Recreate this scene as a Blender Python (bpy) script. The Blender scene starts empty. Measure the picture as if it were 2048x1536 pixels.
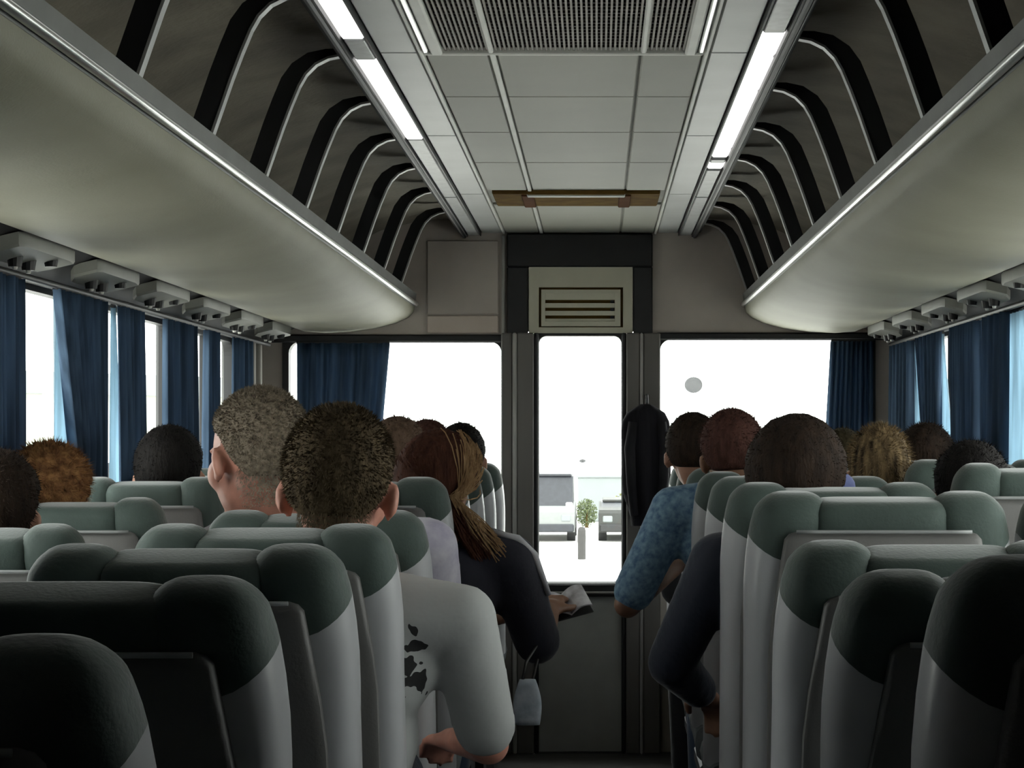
import bpy, math, random
from mathutils import Vector, Matrix, Euler, noise
R = math.radians
SC = bpy.context.scene
COL = SC.collection

# ------------------------------------------------------------------ camera, sky, exposure
CX, CZ = 0.07, 1.24                       # camera stands a little right of the bus centre line
F = 4000.0                                # focal length in pixels of the 2048 frame
cam = bpy.data.cameras.new('camera')
cam.sensor_width = 36.0
cam.lens = F / 2048 * 36.0
cam.shift_x = -171 / 2048
cam.shift_y = 105 / 2048
cam.clip_start = 0.02
cam.clip_end = 500
cam_o = bpy.data.objects.new('camera', cam)
cam_o.location = (CX, 0, CZ)
cam_o.rotation_euler = (R(90), 0, 0)
COL.objects.link(cam_o)
SC.camera = cam_o
vs = SC.view_settings
vs.view_transform = 'Standard'
vs.look = 'None'
vs.gamma = 1.0
vs.use_curve_mapping = False
vs.exposure = 0.0

world = bpy.data.worlds.new('overcast_sky')
SC.world = world
world.use_nodes = True
bg = world.node_tree.nodes['Background']
bg.inputs[0].default_value = (1.0, 0.99, 0.965, 1)
bg.inputs[1].default_value = 7.0

# ------------------------------------------------------------------ measures of the bus
W = 1.27            # half width of the shell
YF = 7.86           # front wall
YB = -1.3           # rear wall
ZC = 2.044          # ceiling
PITCH = 0.64
def pxX(px, Y): return (px - 1195) * Y / F + CX
def pxZ(py, Y): return CZ - (py - 873) * Y / F

# ------------------------------------------------------------------ mesh helpers
class MB:
    def __init__(s): s.v = []; s.f = []
    def add(s, vs, fs):
        n = len(s.v); s.v += [tuple(v) for v in vs]; s.f += [tuple(i + n for i in f) for f in fs]; return s
    def box(s, x0, x1, y0, y1, z0, z1):
        return s.add([(x0,y0,z0),(x1,y0,z0),(x1,y1,z0),(x0,y1,z0),(x0,y0,z1),(x1,y0,z1),(x1,y1,z1),(x0,y1,z1)],
              [(0,3,2,1),(4,5,6,7),(0,1,5,4),(1,2,6,5),(2,3,7,6),(3,0,4,7)])
    def cbox(s, x0, x1, y0, y1, z0, z1, c=0.006):     # box with chamfered edges, long axis free
        d = [x1-x0, y1-y0, z1-z0]; c = min(c, 0.45*min(d))
        X = [(x0,x1),(y0,y1),(z0,z1)]
        vs = []; idx = {}
        for i in range(8):
            b = [(i>>k)&1 for k in range(3)]
            for a in range(3):
                p = [0,0,0]
                for k in range(3):
                    lim = X[k][b[k]]
                    if k == a: p[k] = lim
                    else: p[k] = lim - c if b[k] else lim + c
                idx[(i,a)] = len(vs); vs.append(p)
        fs = []
        for a in range(3):
            o = [k for k in range(3) if k != a]
            for sd in (0,1):
                q = []
                for (p,r) in ((0,0),(1,0),(1,1),(0,1)):
                    b = [0,0,0]; b[a]=sd; b[o[0]]=p; b[o[1]]=r
                    q.append(idx[(b[0]+2*b[1]+4*b[2], a)])
                fs.append(q)
        for a in range(3):
            o = [k for k in range(3) if k != a]
            for p in (0,1):
                for r in (0,1):
                    e = []
                    for t in (0,1):
                        b=[0,0,0]; b[a]=t; b[o[0]]=p; b[o[1]]=r
                        e.append(b[0]+2*b[1]+4*b[2])
                    fs.append((idx[(e[0],o[0])], idx[(e[1],o[0])], idx[(e[1],o[1])], idx[(e[0],o[1])]))
        for i in range(8): fs.append((idx[(i,0)], idx[(i,1)], idx[(i,2)]))
        return s.add(vs, fs)
    def tube(s, pts, r, n=8, cap=True):
        pts = [Vector(p) for p in pts]
        rs = r if isinstance(r, (list, tuple)) else [r]*len(pts)
        rings = []
        up = None
        for i, p in enumerate(pts):
            t = (pts[min(i+1,len(pts)-1)] - pts[max(i-1,0)]).normalized()
            if up is None:
                up = Vector((0,0,1)) if abs(t.z) < .9 else Vector((1,0,0))
            a = t.cross(up).normalized(); b = a.cross(t).normalized(); up = b
            rings.append([p + (a*math.cos(2*math.pi*k/n) + b*math.sin(2*math.pi*k/n))*rs[i] for k in range(n)])
        vs = [v for rg in rings for v in rg]; fs = []
        for i in range(len(pts)-1):
            for k in range(n):
                fs.append((i*n+k, i*n+(k+1)%n, (i+1)*n+(k+1)%n, (i+1)*n+k))
        if cap:
            fs.append(tuple(range(n-1,-1,-1))); fs.append(tuple((len(pts)-1)*n+k for k in range(n)))
        return s.add(vs, fs)
    def rings(s, rings, cap=True):
        n = len(rings[0]); vs = [v for r in rings for v in r]; fs = []
        for i in range(len(rings)-1):
            for k in range(n):
                fs.append((i*n+k, i*n+(k+1)%n, (i+1)*n+(k+1)%n, (i+1)*n+k))
        if cap:
            fs.append(tuple(range(n-1,-1,-1))); fs.append(tuple((len(rings)-1)*n+k for k in range(n)))
        return s.add(vs, fs)
    def prism_y(s, prof, y0, y1, ny=1):               # closed (x,z) outline pulled along the bus
        rg = []
        for i in range(ny+1):
            y = y0 + (y1-y0)*i/ny
            rg.append([(x, y, z) for x, z in prof])
        return s.rings(rg)
    def plate(s, outline, axis, t0, t1):              # closed outline in the plane across 'axis', given thickness
        def P(a, b, t): return {'y': (a,t,b), 'x': (t,a,b), 'z': (a,b,t)}[axis]
        return s.rings([[P(a,b,t0) for a,b in outline], [P(a,b,t1) for a,b in outline]])
    def ring_plate(s, outer, inner, axis, t0, t1):    # plate with a hole, outlines of equal length
        def P(a, b, t): return {'y': (a,t,b), 'x': (t,a,b), 'z': (a,b,t)}[axis]
        n = len(outer)
        vs = [P(a,b,t0) for a,b in outer] + [P(a,b,t0) for a,b in inner] + [P(a,b,t1) for a,b in outer] + [P(a,b,t1) for a,b in inner]
        fs = []
        for k in range(n):
            j = (k+1) % n
            fs += [(k,j,n+j,n+k), (2*n+k,3*n+k,3*n+j,2*n+j), (k,2*n+k,2*n+j,j), (n+k,n+j,3*n+j,3*n+k)]
        return s.add(vs, fs)
    def ell(s, c, r, rot=None, nu=16, nv=10):
        vs = [(0,0,1)]
        for i in range(1, nv):
            th = math.pi*i/nv
            for k in range(nu):
                ph = 2*math.pi*k/nu
                vs.append((math.sin(th)*math.cos(ph), math.sin(th)*math.sin(ph), math.cos(th)))
        vs.append((0,0,-1))
        fs = [(0, 1+k, 1+(k+1)%nu) for k in range(nu)]
        for i in range(nv-2):
            for k in range(nu):
                a = 1+i*nu
                fs.append((a+k, a+nu+k, a+nu+(k+1)%nu, a+(k+1)%nu))
        l = len(vs)-1; a = 1+(nv-2)*nu
        fs += [(l, a+(k+1)%nu, a+k) for k in range(nu)]
        M = (rot or Matrix.Identity(3))
        vs = [Vector(c) + M @ Vector((v[0]*r[0], v[1]*r[1], v[2]*r[2])) for v in vs]
        return s.add(vs, fs)
    def caps(s, a, b, ra, rb, n=12):                  # tapered limb with round ends
        a = Vector(a); b = Vector(b); d = b - a; L = d.length
        if L < 1e-6: return s.ell(a, (ra,ra,ra))
        t = d / L
        pts, rs = [], []
        for k in range(4): 
            q = (k+1)/5*math.pi/2
            pts.append(a - t*ra*math.cos(q)); rs.append(ra*math.sin(q))
        pts += [a, a.lerp(b,.5), b]; rs += [ra, (ra+rb)/2, rb]
        for k in range(4):
            q = (4-k)/5*math.pi/2
            pts.append(b + t*rb*math.cos(q)); rs.append(rb*math.sin(q))
        return s.tube(pts, rs, n)
    def shift(s, d):
        s.v = [(v[0]+d[0], v[1]+d[1], v[2]+d[2]) for v in s.v]; return s
    def mesh(s, name, mat, smooth=False, angle=None):
        m = bpy.data.meshes.new(name)
        m.from_pydata(s.v, [], s.f)
        m.materials.append(mat)
        if smooth:
            m.shade_smooth() if hasattr(m, 'shade_smooth') else None
            if angle: 
                try: m.set_sharp_from_angle(angle=R(angle))
                except Exception: pass
        m.update()
        return m

def obj(name, mb, mat, parent=None, smooth=False, angle=None, loc=None):
    m = mb if isinstance(mb, bpy.types.Mesh) else mb.mesh(name, mat, smooth, angle)
    o = bpy.data.objects.new(name, m)
    COL.objects.link(o)
    if parent: o.parent = parent
    if loc: o.location = loc
    return o
def tag(o, label, cat, group=None):
    o['label'] = label; o['category'] = cat
    if group: o['group'] = group
    return o
def thing(name, label, cat, loc=(0,0,0), group=None, rotz=0):
    o = bpy.data.objects.new(name, None); COL.objects.link(o)
    o.empty_display_size = .1
    o.location = loc; o.rotation_euler = (0,0,rotz)
    return tag(o, label, cat, group)
def struct(name, mb, mat, parent=None, smooth=False, angle=None):
    o = obj(name, mb, mat, parent, smooth, angle)
    if not parent: o['kind'] = 'structure'
    return o
def local(mb, loc): return mb.shift((-loc[0], -loc[1], -loc[2]))
def rrect(x0, x1, z0, z1, r, n=5):
    out = []
    for cx, cz, a0 in ((x1-r,z1-r,0),(x0+r,z1-r,90),(x0+r,z0+r,180),(x1-r,z0+r,270)):
        for k in range(n+1):
            a = R(a0 + 90*k/n); out.append((cx+r*math.cos(a), cz+r*math.sin(a)))
    return out
def rect_like(x0, x1, z0, z1, inner):      # rectangle sampled to pair up with a rounded outline
    n = len(inner)//4; out = []
    for (x,z) in ((x1,z1),(x0,z1),(x0,z0),(x1,z0)): out += [(x,z)]*n
    return out
def sm(a, b, x):
    t = max(0, min(1, (x-a)/(b-a))); return t*t*(3-2*t)

# ------------------------------------------------------------------ materials
def mat(name, c, rough=.6, metal=0, var=.12, scale=8, bump=0, bscale=60, coat=0, sheen=0, emit=0, spec=None, c2=None, stretch=None):
    m = bpy.data.materials.new(name); m.use_nodes = True
    nt = m.node_tree; N = nt.nodes; L = nt.links
    b = N['Principled BSDF']
    b.inputs['Roughness'].default_value = rough
    b.inputs['Metallic'].default_value = metal
    if spec is not None: b.inputs['Specular IOR Level'].default_value = spec
    if coat: b.inputs['Coat Weight'].default_value = coat; b.inputs['Coat Roughness'].default_value = .2
    if sheen: b.inputs['Sheen Weight'].default_value = sheen; b.inputs['Sheen Roughness'].default_value = .4
    tc = N.new('ShaderNodeTexCoord'); vec = tc.outputs['Object']
    if stretch:
        mp = N.new('ShaderNodeMapping'); mp.inputs['Scale'].default_value = stretch
        L.new(vec, mp.inputs[0]); vec = mp.outputs[0]
    nz = N.new('ShaderNodeTexNoise'); nz.inputs['Scale'].default_value = scale; nz.inputs['Detail'].default_value = 4
    L.new(vec, nz.inputs['Vector'])
    rp = N.new('ShaderNodeValToRGB')
    rp.color_ramp.elements[0].position = .3; rp.color_ramp.elements[1].position = .7
    lo = [x*(1-var) for x in c] if c2 is None else c
    hi = [min(1, x*(1+var)) for x in c] if c2 is None else c2
    rp.color_ramp.elements[0].color = (*lo, 1); rp.color_ramp.elements[1].color = (*hi, 1)
    L.new(nz.outputs['Fac'], rp.inputs[0]); L.new(rp.outputs[0], b.inputs['Base Color'])
    if bump:
        n2 = N.new('ShaderNodeTexNoise'); n2.inputs['Scale'].default_value = bscale; n2.inputs['Detail'].default_value = 3
        L.new(vec, n2.inputs['Vector'])
        bp = N.new('ShaderNodeBump'); bp.inputs['Strength'].default_value = bump; bp.inputs['Distance'].default_value = .01
        L.new(n2.outputs['Fac'], bp.inputs['Height']); L.new(bp.outputs[0], b.inputs['Normal'])
    if emit:
        b.inputs['Emission Color'].default_value = (*c, 1); b.inputs['Emission Strength'].default_value = emit
    return m
def cloth(name, c, trans, var=.15, scale=30):          # window curtain: lets some daylight through
    m = bpy.data.materials.new(name); m.use_nodes = True
    nt = m.node_tree; N = nt.nodes; L = nt.links
    out = N['Material Output']; N.remove(N['Principled BSDF'])
    tc = N.new('ShaderNodeTexCoord')
    nz = N.new('ShaderNodeTexNoise'); nz.inputs['Scale'].default_value = scale
    mp = N.new('ShaderNodeMapping'); mp.inputs['Scale'].default_value = (1,1,.08)
    L.new(tc.outputs['Object'], mp.inputs[0]); L.new(mp.outputs[0], nz.inputs['Vector'])
    rp = N.new('ShaderNodeValToRGB'); rp.color_ramp.elements[0].position = .35; rp.color_ramp.elements[1].position = .65
    rp.color_ramp.elements[0].color = (*[x*(1-var) for x in c], 1); rp.color_ramp.elements[1].color = (*[x*(1+var) for x in c], 1)
    L.new(nz.outputs['Fac'], rp.inputs[0])
    d = N.new('ShaderNodeBsdfDiffuse'); t = N.new('ShaderNodeBsdfTranslucent'); mx = N.new('ShaderNodeMixShader')
    L.new(rp.outputs[0], d.inputs[0]); L.new(rp.outputs[0], t.inputs[0])
    mx.inputs[0].default_value = trans
    L.new(d.outputs[0], mx.inputs[1]); L.new(t.outputs[0], mx.inputs[2]); L.new(mx.outputs[0], out.inputs[0])
    return m
def glassm(name, tint=(.93,.96,.95)):
    m = bpy.data.materials.new(name); m.use_nodes = True
    nt = m.node_tree; N = nt.nodes; L = nt.links
    out = N['Material Output']; N.remove(N['Principled BSDF'])
    t = N.new('ShaderNodeBsdfTransparent'); t.inputs[0].default_value = (*tint, 1)
    g = N.new('ShaderNodeBsdfGlossy'); g.inputs['Roughness'].default_value = .03
    mx = N.new('ShaderNodeMixShader'); mx.inputs[0].default_value = .06
    L.new(t.outputs[0], mx.inputs[1]); L.new(g.outputs[0], mx.inputs[2]); L.new(mx.outputs[0], out.inputs[0])
    return m

M = {}
M['ceil_centre'] = mat('grey_ceiling_panel', (.30,.30,.255), .55, var=.06, scale=3)
M['ceil_side'] = mat('pale_grey_side_panel', (.43,.44,.43), .4, var=.08, scale=6)
M['ceil_base'] = mat('grey_ceiling_board', (.30,.30,.26), .7)
M['lining'] = mat('brown_roof_lining', (.21,.188,.15), .85, var=.25, scale=5, bump=.2)
M['alu'] = mat('aluminium', (.80,.81,.80), .28, 1, var=.06, scale=20)
M['alu_dull'] = mat('dull_aluminium', (.45,.46,.46), .45, .6, var=.1, scale=20)
M['lamp_on'] = mat('lit_lamp_cover', (1,.99,.96), .4, emit=2.2, var=.02)
M['lamp_off'] = mat('unlit_lamp_cover', (.42,.43,.43), .35, var=.15, scale=40)
M['grille'] = mat('grille_slat', (.17,.15,.13), .5, var=.2)
M['black'] = mat('black_plastic', (.012,.012,.013), .5, var=.2)
M['black_matt'] = mat('black_matt', (.008,.008,.009), .75, var=.2)
M['white_trim'] = mat('pale_trim', (.62,.62,.58), .45, var=.08)
M['brown_vent'] = mat('yellow_brown_strip', (.17,.105,.028), .9, c2=(.10,.055,.018), scale=14, spec=.05)
M['olive'] = mat('olive_beige_vinyl', (.225,.218,.160), .6, c2=(.285,.278,.215), scale=2.5, bump=.06, bscale=160)
M['rack_lip'] = mat('grey_rack_lip', (.16,.165,.16), .45, var=.15)
M['service'] = mat('grey_green_plastic', (.185,.187,.165), .5, var=.1)
M['bulkhead'] = mat('brown_grey_bulkhead', (.44,.39,.345), .65, var=.1, scale=5)
M['bulk_panel'] = mat('brown_bulkhead_panel', (.52,.44,.38), .65, var=.1, scale=6)
M['pillar'] = mat('brown_grey_pillar', (.13,.12,.11), .55, var=.15, scale=10, stretch=(1,1,.1))
M['pillar_light'] = mat('pale_pillar_edge', (.35,.34,.32), .45)
M['cream'] = mat('cream_plastic', (.50,.48,.38), .5, var=.05)
M['wall'] = mat('grey_wall_lining', (.14,.14,.135), .7, var=.15)
M['wall_pale'] = mat('pale_wall_lining', (.36,.34,.30), .65, var=.1)
M['floor'] = mat('dark_floor', (.045,.043,.04), .6, var=.25, scale=30)
M['door'] = mat('door_panel', (.30,.30,.28), .6, var=.1)
M['glass'] = glassm('window_glass')
M['sticker'] = glassm('smoky_sticker', (.29,.29,.292))
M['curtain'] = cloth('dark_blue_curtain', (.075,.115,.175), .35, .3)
M['pale'] = cloth('curtain_lit_tone', (.42,.54,.62), .7, .15)  # lit copy of the curtain cloth: daylight shining through put into the colour
M['vinyl'] = mat('silver_grey_vinyl', (.40,.405,.42), .30, var=.06, scale=6)
M['back'] = mat('grey_back_panel', (.125,.122,.118), .55, var=.08, scale=6, bump=.08, bscale=200)
M['green'] = mat('dark_green_velour', (.038,.058,.050), .75, c2=(.055,.082,.072), scale=12, sheen=.5, bump=.1, bscale=150)
M['seat_fabric'] = mat('seat_fabric', (.07,.085,.085), .85, c2=(.11,.12,.125), scale=20, bump=.15, bscale=250)
M['piping'] = mat('seat_piping', (.30,.31,.31), .5)
M['steel'] = mat('seat_steel', (.10,.10,.105), .45, .7)
M['skin'] = mat('skin', (.42,.22,.15), .5, var=.15, scale=20)
M['skin_pink'] = mat('pink_skin', (.50,.23,.17), .5, var=.2, scale=20)
M['skin_brown'] = mat('brown_skin', (.25,.13,.08), .5, var=.15, scale=20)
M['concrete'] = mat('pale_concrete', (.72,.71,.68), .85, var=.05, scale=.4)
M['road_wall'] = mat('pale_render', (.20,.22,.22), .8, var=.06, scale=.6)
M['car_white'] = mat('pale_van_paint', (.19,.20,.195), .6, var=.04)
M['car_dark'] = mat('dark_paint', (.025,.026,.023), .6, var=.1)
M['car_glass'] = mat('dark_car_glass', (.02,.022,.028), .5, var=.2)
M['leaf'] = mat('leaf', (.07,.09,.035), .8, var=.3)
M['leaf_yellow'] = mat('yellow_leaf', (.16,.16,.05), .8, var=.3)
M['house'] = mat('house_render', (.45,.47,.40), .85, var=.06, scale=.5)

# ------------------------------------------------------------------ shell of the bus
struct('floor', MB().box(-W, W, YB, YF, -.06, 0), M['floor'])
lining_prof = [(.445,2.05),(.452,2.075),(.50,2.096),(.62,2.090),(.78,2.050),(.95,1.97),(1.10,1.86),(1.20,1.74),(1.24,1.62)]
def roof():
    pr = [(-x, z) for x, z in reversed(lining_prof)] + lining_prof
    out = [(W+.05,1.62),(W+.05,1.88),(1.15,2.08),(.9,2.2),(0,2.27),(-.9,2.2),(-1.15,2.08),(-W-.05,1.88),(-W-.05,1.62)]
    return MB().prism_y(pr + out, YB-.05, YF+.2, 1)
ceiling = struct('ceiling', roof(), M['lining'], smooth=True, angle=35)
ZP = ZC
# dark joint board behind the panels
obj('ceiling_backing', MB().box(-.445,.445,YB,YF,ZP+.004,ZP+.012), M['ceil_base'], ceiling)
g = .003
def panel(x0, x1, y0, y1, m, dz=0, name='ceiling_panel'):
    return obj(name, MB().cbox(x0+g, x1-g, y0+g, y1-g, ZP-.004+dz, ZP+.008, .003), m, ceiling)
cy = [YB, -.2, .9, 2.0, 3.15]
for a, b in zip(cy[:-1], cy[1:]): panel(-.293, .293, a, b, M['ceil_centre'])
cseam = [4.14, 4.71, 5.26, 5.84, 6.50]
xcol = [(-.293,-.156),(-.144,.16),(.16,.293)]
for a, b in zip(cseam[:-1], cseam[1:]):
    for x0, x1 in xcol: panel(x0, x1, a, b, M['ceil_centre'])
for x0, x1 in xcol: panel(x0, x1, 6.90, YF, M['ceil_centre'])
for s in (-1, 1):
    ys = [YB, .2, 1.75, 3.0, 4.17, 5.32, 6.6, YF]
    for a, b in zip(ys[:-1], ys[1:]):
        x0, x1 = sorted((s*.302, s*.388))
        panel(x0, x1, a, b, M['ceil_side'])
    obj('joint_strip', MB().cbox(s*.2975-.0045, s*.2975+.0045, 3.0, YF, ZP-.010, ZP+.006, .002), M['white_trim'], ceiling)
obj('joint_strip', MB().cbox(-.156,-.144, 4.14, YF, ZP-.009, ZP+.006, .002), M['white_trim'], ceiling)

# air vent in the ceiling
vent = thing('air_grille', 'wide dark slatted air grille with pale frame set in the bus ceiling', 'grille', (0,3.64,ZP))
def vl(mb): return local(mb, (0,3.64,ZP))
obj('grille_box', vl(MB().box(-.25,.25,3.16,4.13,ZP+.001,ZP+.004)), M['black'], vent)
sl = MB()
k = -.244
while k < .245:
    sl.box(k, k+.0042, 3.17, 4.115, ZP-.010, ZP); k += .0094
so = obj('grille_slats', vl(sl), M['grille'], vent); so['kind'] = 'stuff'
cb = MB()
k = 3.2
while k < 4.11:
    cb.box(-.246, .246, k, k+.003, ZP-.006, ZP-.001); k += .03
so = obj('grille_cross_bars', vl(cb), M['grille'], vent); so['kind'] = 'stuff'
for s in (-1, 1):
    obj('frame_rail', vl(MB().cbox(s*.262-.012, s*.262+.012, 3.15, 4.13, ZP-.018, ZP+.004, .004)), M['white_trim'], vent)
    obj('frame_rail', vl(MB().cbox(s*.284-.006, s*.284+.006, 3.15, 4.13, ZP-.014, ZP+.004, .003)), M['alu'], vent)
for x in (-.150, .165): obj('frame_bar', vl(MB().cbox(x-.006, x+.006, 3.15, 4.12, ZP-.015, ZP, .003)), M['white_trim'], vent)
for y in (3.15, 4.125): obj('frame_end', vl(MB().cbox(-.29,.29, y, y+.014, ZP-.016, ZP+.004, .003)), M['white_trim'], vent)

# yellow brown strip near the front
bv = thing('ceiling_hatch_strip', 'yellow-brown strip with a dark slot across the ceiling near the front wall', 'vent strip', (0,6.7,ZP))
def bl(mb): return local(mb, (0,6.7,ZP))
obj('strip_board', bl(MB().cbox(-.275,.275,6.53,6.88,ZP-.012,ZP+.006,.004)), M['brown_vent'], bv)
obj('slot_lip', bl(MB().cbox(-.16,.16,6.51,6.545,ZP-.022,ZP-.008,.003)), M['white_trim'], bv)
obj('slot', bl(MB().cbox(-.16,.16,6.49,6.51,ZP-.018,ZP-.002,.003)), M['brown_vent'], bv)
for x in (-.16,.16): obj('end_block', bl(MB().cbox(x-.02,x+.02,6.55,6.87,ZP-.018,ZP-.008,.003)), mat('red_brown', (.10,.042,.018), .9, spec=.05), bv)

# strip lights along the ceiling edge
def strip_light(s):
    nm = 'left' if s < 0 else 'right'
    loc = (s*.42, 3.3, ZP)
    t = thing('strip_light', 'long strip light with glowing and dull covers along the %s ceiling edge of the bus' % nm, 'strip light', loc)
    def lo(mb): return local(mb, loc)
    x0, x1 = .398, .445
    pr = [(s*.387,ZP+.006),(s*.387,ZP-.016),(s*.391,ZP-.016),(s*.391,ZP-.002),(s*.440,ZP-.002),(s*.440,ZP-.020),(s*.449,ZP-.020),(s*.449,ZP+.006)]
    obj('housing', lo(MB().prism_y(pr, YB, YF)), M['black'], t)
    if s < 0: segs = [(YB,1.2,0),(1.2,2.5,0),(2.5,3.98,1),(3.98,4.2,0),(4.2,5.32,1),(5.32,6.6,0),(6.6,YF,0)]
    else: segs = [(YB,1.2,0),(1.2,2.6,0),(2.6,3.92,0),(3.92,4.16,1),(4.19,4.58,1),(4.60,5.50,1),(5.53,5.66,1),(5.70,5.78,0),(5.79,5.90,1),(5.93,6.6,0),(6.6,YF,0)]  # glowing and dull breaks here imitate reflections along the strip
    for a, b, on in segs:
        obj('lamp_cover', lo(MB().cbox(s*.4155-.0235, s*.4155+.0235, a+.006, b-.006, ZP-.015, ZP-.001, .005)), M['lamp_on'] if on else M['lamp_off'], t)
    obj('edge_rail', lo(MB().cbox(s*.452-.007, s*.452+.007, YB, YF, ZP-.026, ZP+.004, .004)), M['black'], t)
strip_light(-1); strip_light(1)

# ------------------------------------------------------------------ side walls and windows
ZW0, ZW1 = .80, 1.60
pill = [1.28, 2.55, 3.82, 5.17, 6.33, 7.38]
wn = 4
for s, nm in ((-1,'left'), (1,'right')):
    def bx(x0, x1): return tuple(sorted((s*x0, s*x1)))
    w = MB()
    w.box(*bx(1.25, W+.05), YB, YF+.1, -.06, ZW0)
    w.box(*bx(1.25, W+.05), YB, YF+.1, ZW1, 1.66)
    w.box(*bx(1.25, W+.05), YB, 1.25, ZW0, ZW1)
    w.box(*bx(1.25, W+.05), 7.40, YF+.1, ZW0, ZW1)
    wall = struct('wall_'+nm, w, M['wall'])
    obj('heater_box', MB().cbox(*bx(1.15,1.25), .4, YF-.1, .02, .16, .01), M['steel'], wall)
    obj('sill', MB().cbox(*bx(1.215,1.27), 1.2, 7.42, ZW0-.03, ZW0, .008), M['wall'], wall)
    for y in pill[1:-1]:
        obj('pillar', MB().cbox(*bx(1.235, W+.05), y-.045, y+.045, ZW0, ZW1, .01), M['black'], wall)
    if s < 0:
        for a in (7.42, 7.54, 7.68):
            obj('corner_batten', MB().cbox(*bx(1.225,1.25), a, a+.05, ZW0, ZW1, .006), M['wall_pale'], wall)
    for y0, y1 in zip(pill[:-1], pill[1:]):
        fr = rect_like(y0, y1, ZW0, ZW1, [0]*24); inn = rrect(y0+.05, y1-.05, ZW0+.02, ZW1-.015, .05)
        wo = struct('window_%d' % wn, MB().ring_plate(fr, inn, 'x', s*1.268, s*1.30), M['black']); wn += 1
        obj('pane', MB().box(*bx(1.281,1.285), y0+.045, y1-.045, ZW0+.015, ZW1-.01), M['glass'], wo)
        ym = y0 + (y1-y0)*.5
        obj('divider', MB().cbox(*bx(1.272,1.294), ym-.012, ym+.012, ZW0+.01, ZW1-.01, .003), M['black'], wo)

# rear wall behind the camera
struct('wall_rear', MB().box(-W-.05, W+.05, YB-.05, YB, -.06, 2.27), M['wall'])

# ------------------------------------------------------------------ front wall
fy0, fy1 = YF, YF+.06
LW = (-1.142, -.307, .74, 1.612); RW = (.316, 1.141, .74, 1.622); DW = (-.160, .164, .67, 1.634)
f = MB()
f.box(-W-.05, LW[0]-.02, fy0, fy1, -.06, 2.27)
f.box(RW[1]+.02, W+.05, fy0, fy1, -.06, 2.27)
f.box(LW[0]-.02, -.285, fy0, fy1, LW[3]+.02, 2.27)
f.box(.286, RW[1]+.02, fy0, fy1, RW[3]+.02, 2.27)
f.box(-.285, .286, fy0+.03, fy1, DW[3]+.02, 2.27)
f.box(LW[0]-.02, -.285, fy0, fy1, -.06, LW[2]-.02)
f.box(.286, RW[1]+.02, fy0, fy1, -.06, RW[2]-.02)
wf = struct('wall_front', f, M['bulkhead'])
# raised bulkhead panels left and right of the door head
obj('bulkhead_panel', MB().cbox(-.60,-.318, YF-.010, YF, 1.72, 2.01, .004), M['bulkhead'], wf)
obj('bulkhead_panel', MB().cbox(-.60,-.318, YF-.012, YF, 1.645, 1.715, .004), M['bulk_panel'], wf)
obj('edge_trim', MB().cbox(-.306,-.292, YF-.018, YF, 1.64, 2.03, .004), M['pillar_light'], wf)
obj('window_header', MB().cbox(-1.25,-.30, YF-.02, YF, LW[3]-.004, LW[3]+.028, .006), M['black'], wf)
obj('window_header', MB().cbox(.30,1.25, YF-.02, YF, RW[3]-.004, RW[3]+.026, .006), M['black'], wf)
# pillars beside the door
for x0, x1, m_, d in ((-.307,-.262,'pillar',.05),(-.262,-.245,'pillar_light',.06),(-.245,-.178,'pillar',.055),(-.178,-.160,'black',.045),
                      (.164,.182,'black',.045),(.182,.236,'pillar',.055),(.236,.248,'pillar_light',.06),(.248,.316,'pillar',.05)):
    obj('pillar_strip', MB().cbox(x0, x1, YF-d, YF+.05, .0, 1.645, .005), M[m_], wf)
# black recess frame round the vent
obj('door_head', MB().cbox(-.285,.286, YF-.028, YF+.03, 1.905, 2.035, .005), M['black'], wf)
obj('door_head', MB().cbox(-.285,-.203, YF-.028, YF+.03, 1.64, 1.905, .005), M['black'], wf)
obj('door_head', MB().cbox(.211,.286, YF-.028, YF+.03, 1.64, 1.905, .005), M['black'], wf)
# front windows
n = 1
for (x0,x1,z0,z1) in (LW, RW):
    inn = rrect(x0, x1, z0, z1, .045); out = rect_like(x0-.025, x1+.02, z0-.025, z1+.02, inn)
    wo = struct('window_%d' % n, MB().ring_plate(out, inn, 'y', YF-.012, YF+.05), M['black']); n += 1
    obj('pane', MB().box(x0-.01, x1+.01, YF+.022, YF+.027, z0-.01, z1+.01), M['glass'], wo)
inn = rrect(*DW, .03); out = rect_like(DW[0]-.02, DW[1]+.02, DW[2]-.02, DW[3]+.02, inn)
do = struct('door_1', MB().ring_plate(out, inn, 'y', YF-.02, YF+.04), M['black'])
obj('pane', MB().box(DW[0]-.01, DW[1]+.01, YF+.01, YF+.015, DW[2]-.01, DW[3]+.01), M['glass'], do)
obj('ledge', MB().cbox(-.175,.18, YF-.06, YF+.02, .615, .668, .008), M['black'], do)
obj('ledge_edge', MB().cbox(-.175,.18, YF-.065, YF-.055, .628, .636, .002), M['pillar_light'], do)
obj('lower_panel', MB().cbox(-.18,.185, YF-.02, YF+.03, .0, .615, .006), M['door'], do)
# small grey marks on the glass
def disc(cx, cz, rx, rz, y): return MB().plate([(cx+rx*math.cos(2*math.pi*k/20), cz+rz*math.sin(2*math.pi*k/20)) for k in range(20)], 'y', y, y+.002)
for cx_, cz_, rx_, rz_, lb in ((pxX(1387,7.88), pxZ(770,7.88), .036, .032, 'oval grey sticker on the right front window glass'),
                               (pxX(1165,7.87), pxZ(922,7.87), .013, .007, 'tiny grey sticker on the glass of the front door')):
    tag(obj('sticker', disc(cx_, cz_, rx_, rz_, YF+.0185 if rx_ > .02 else YF+.007), M['sticker']), lb, 'sticker')

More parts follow.
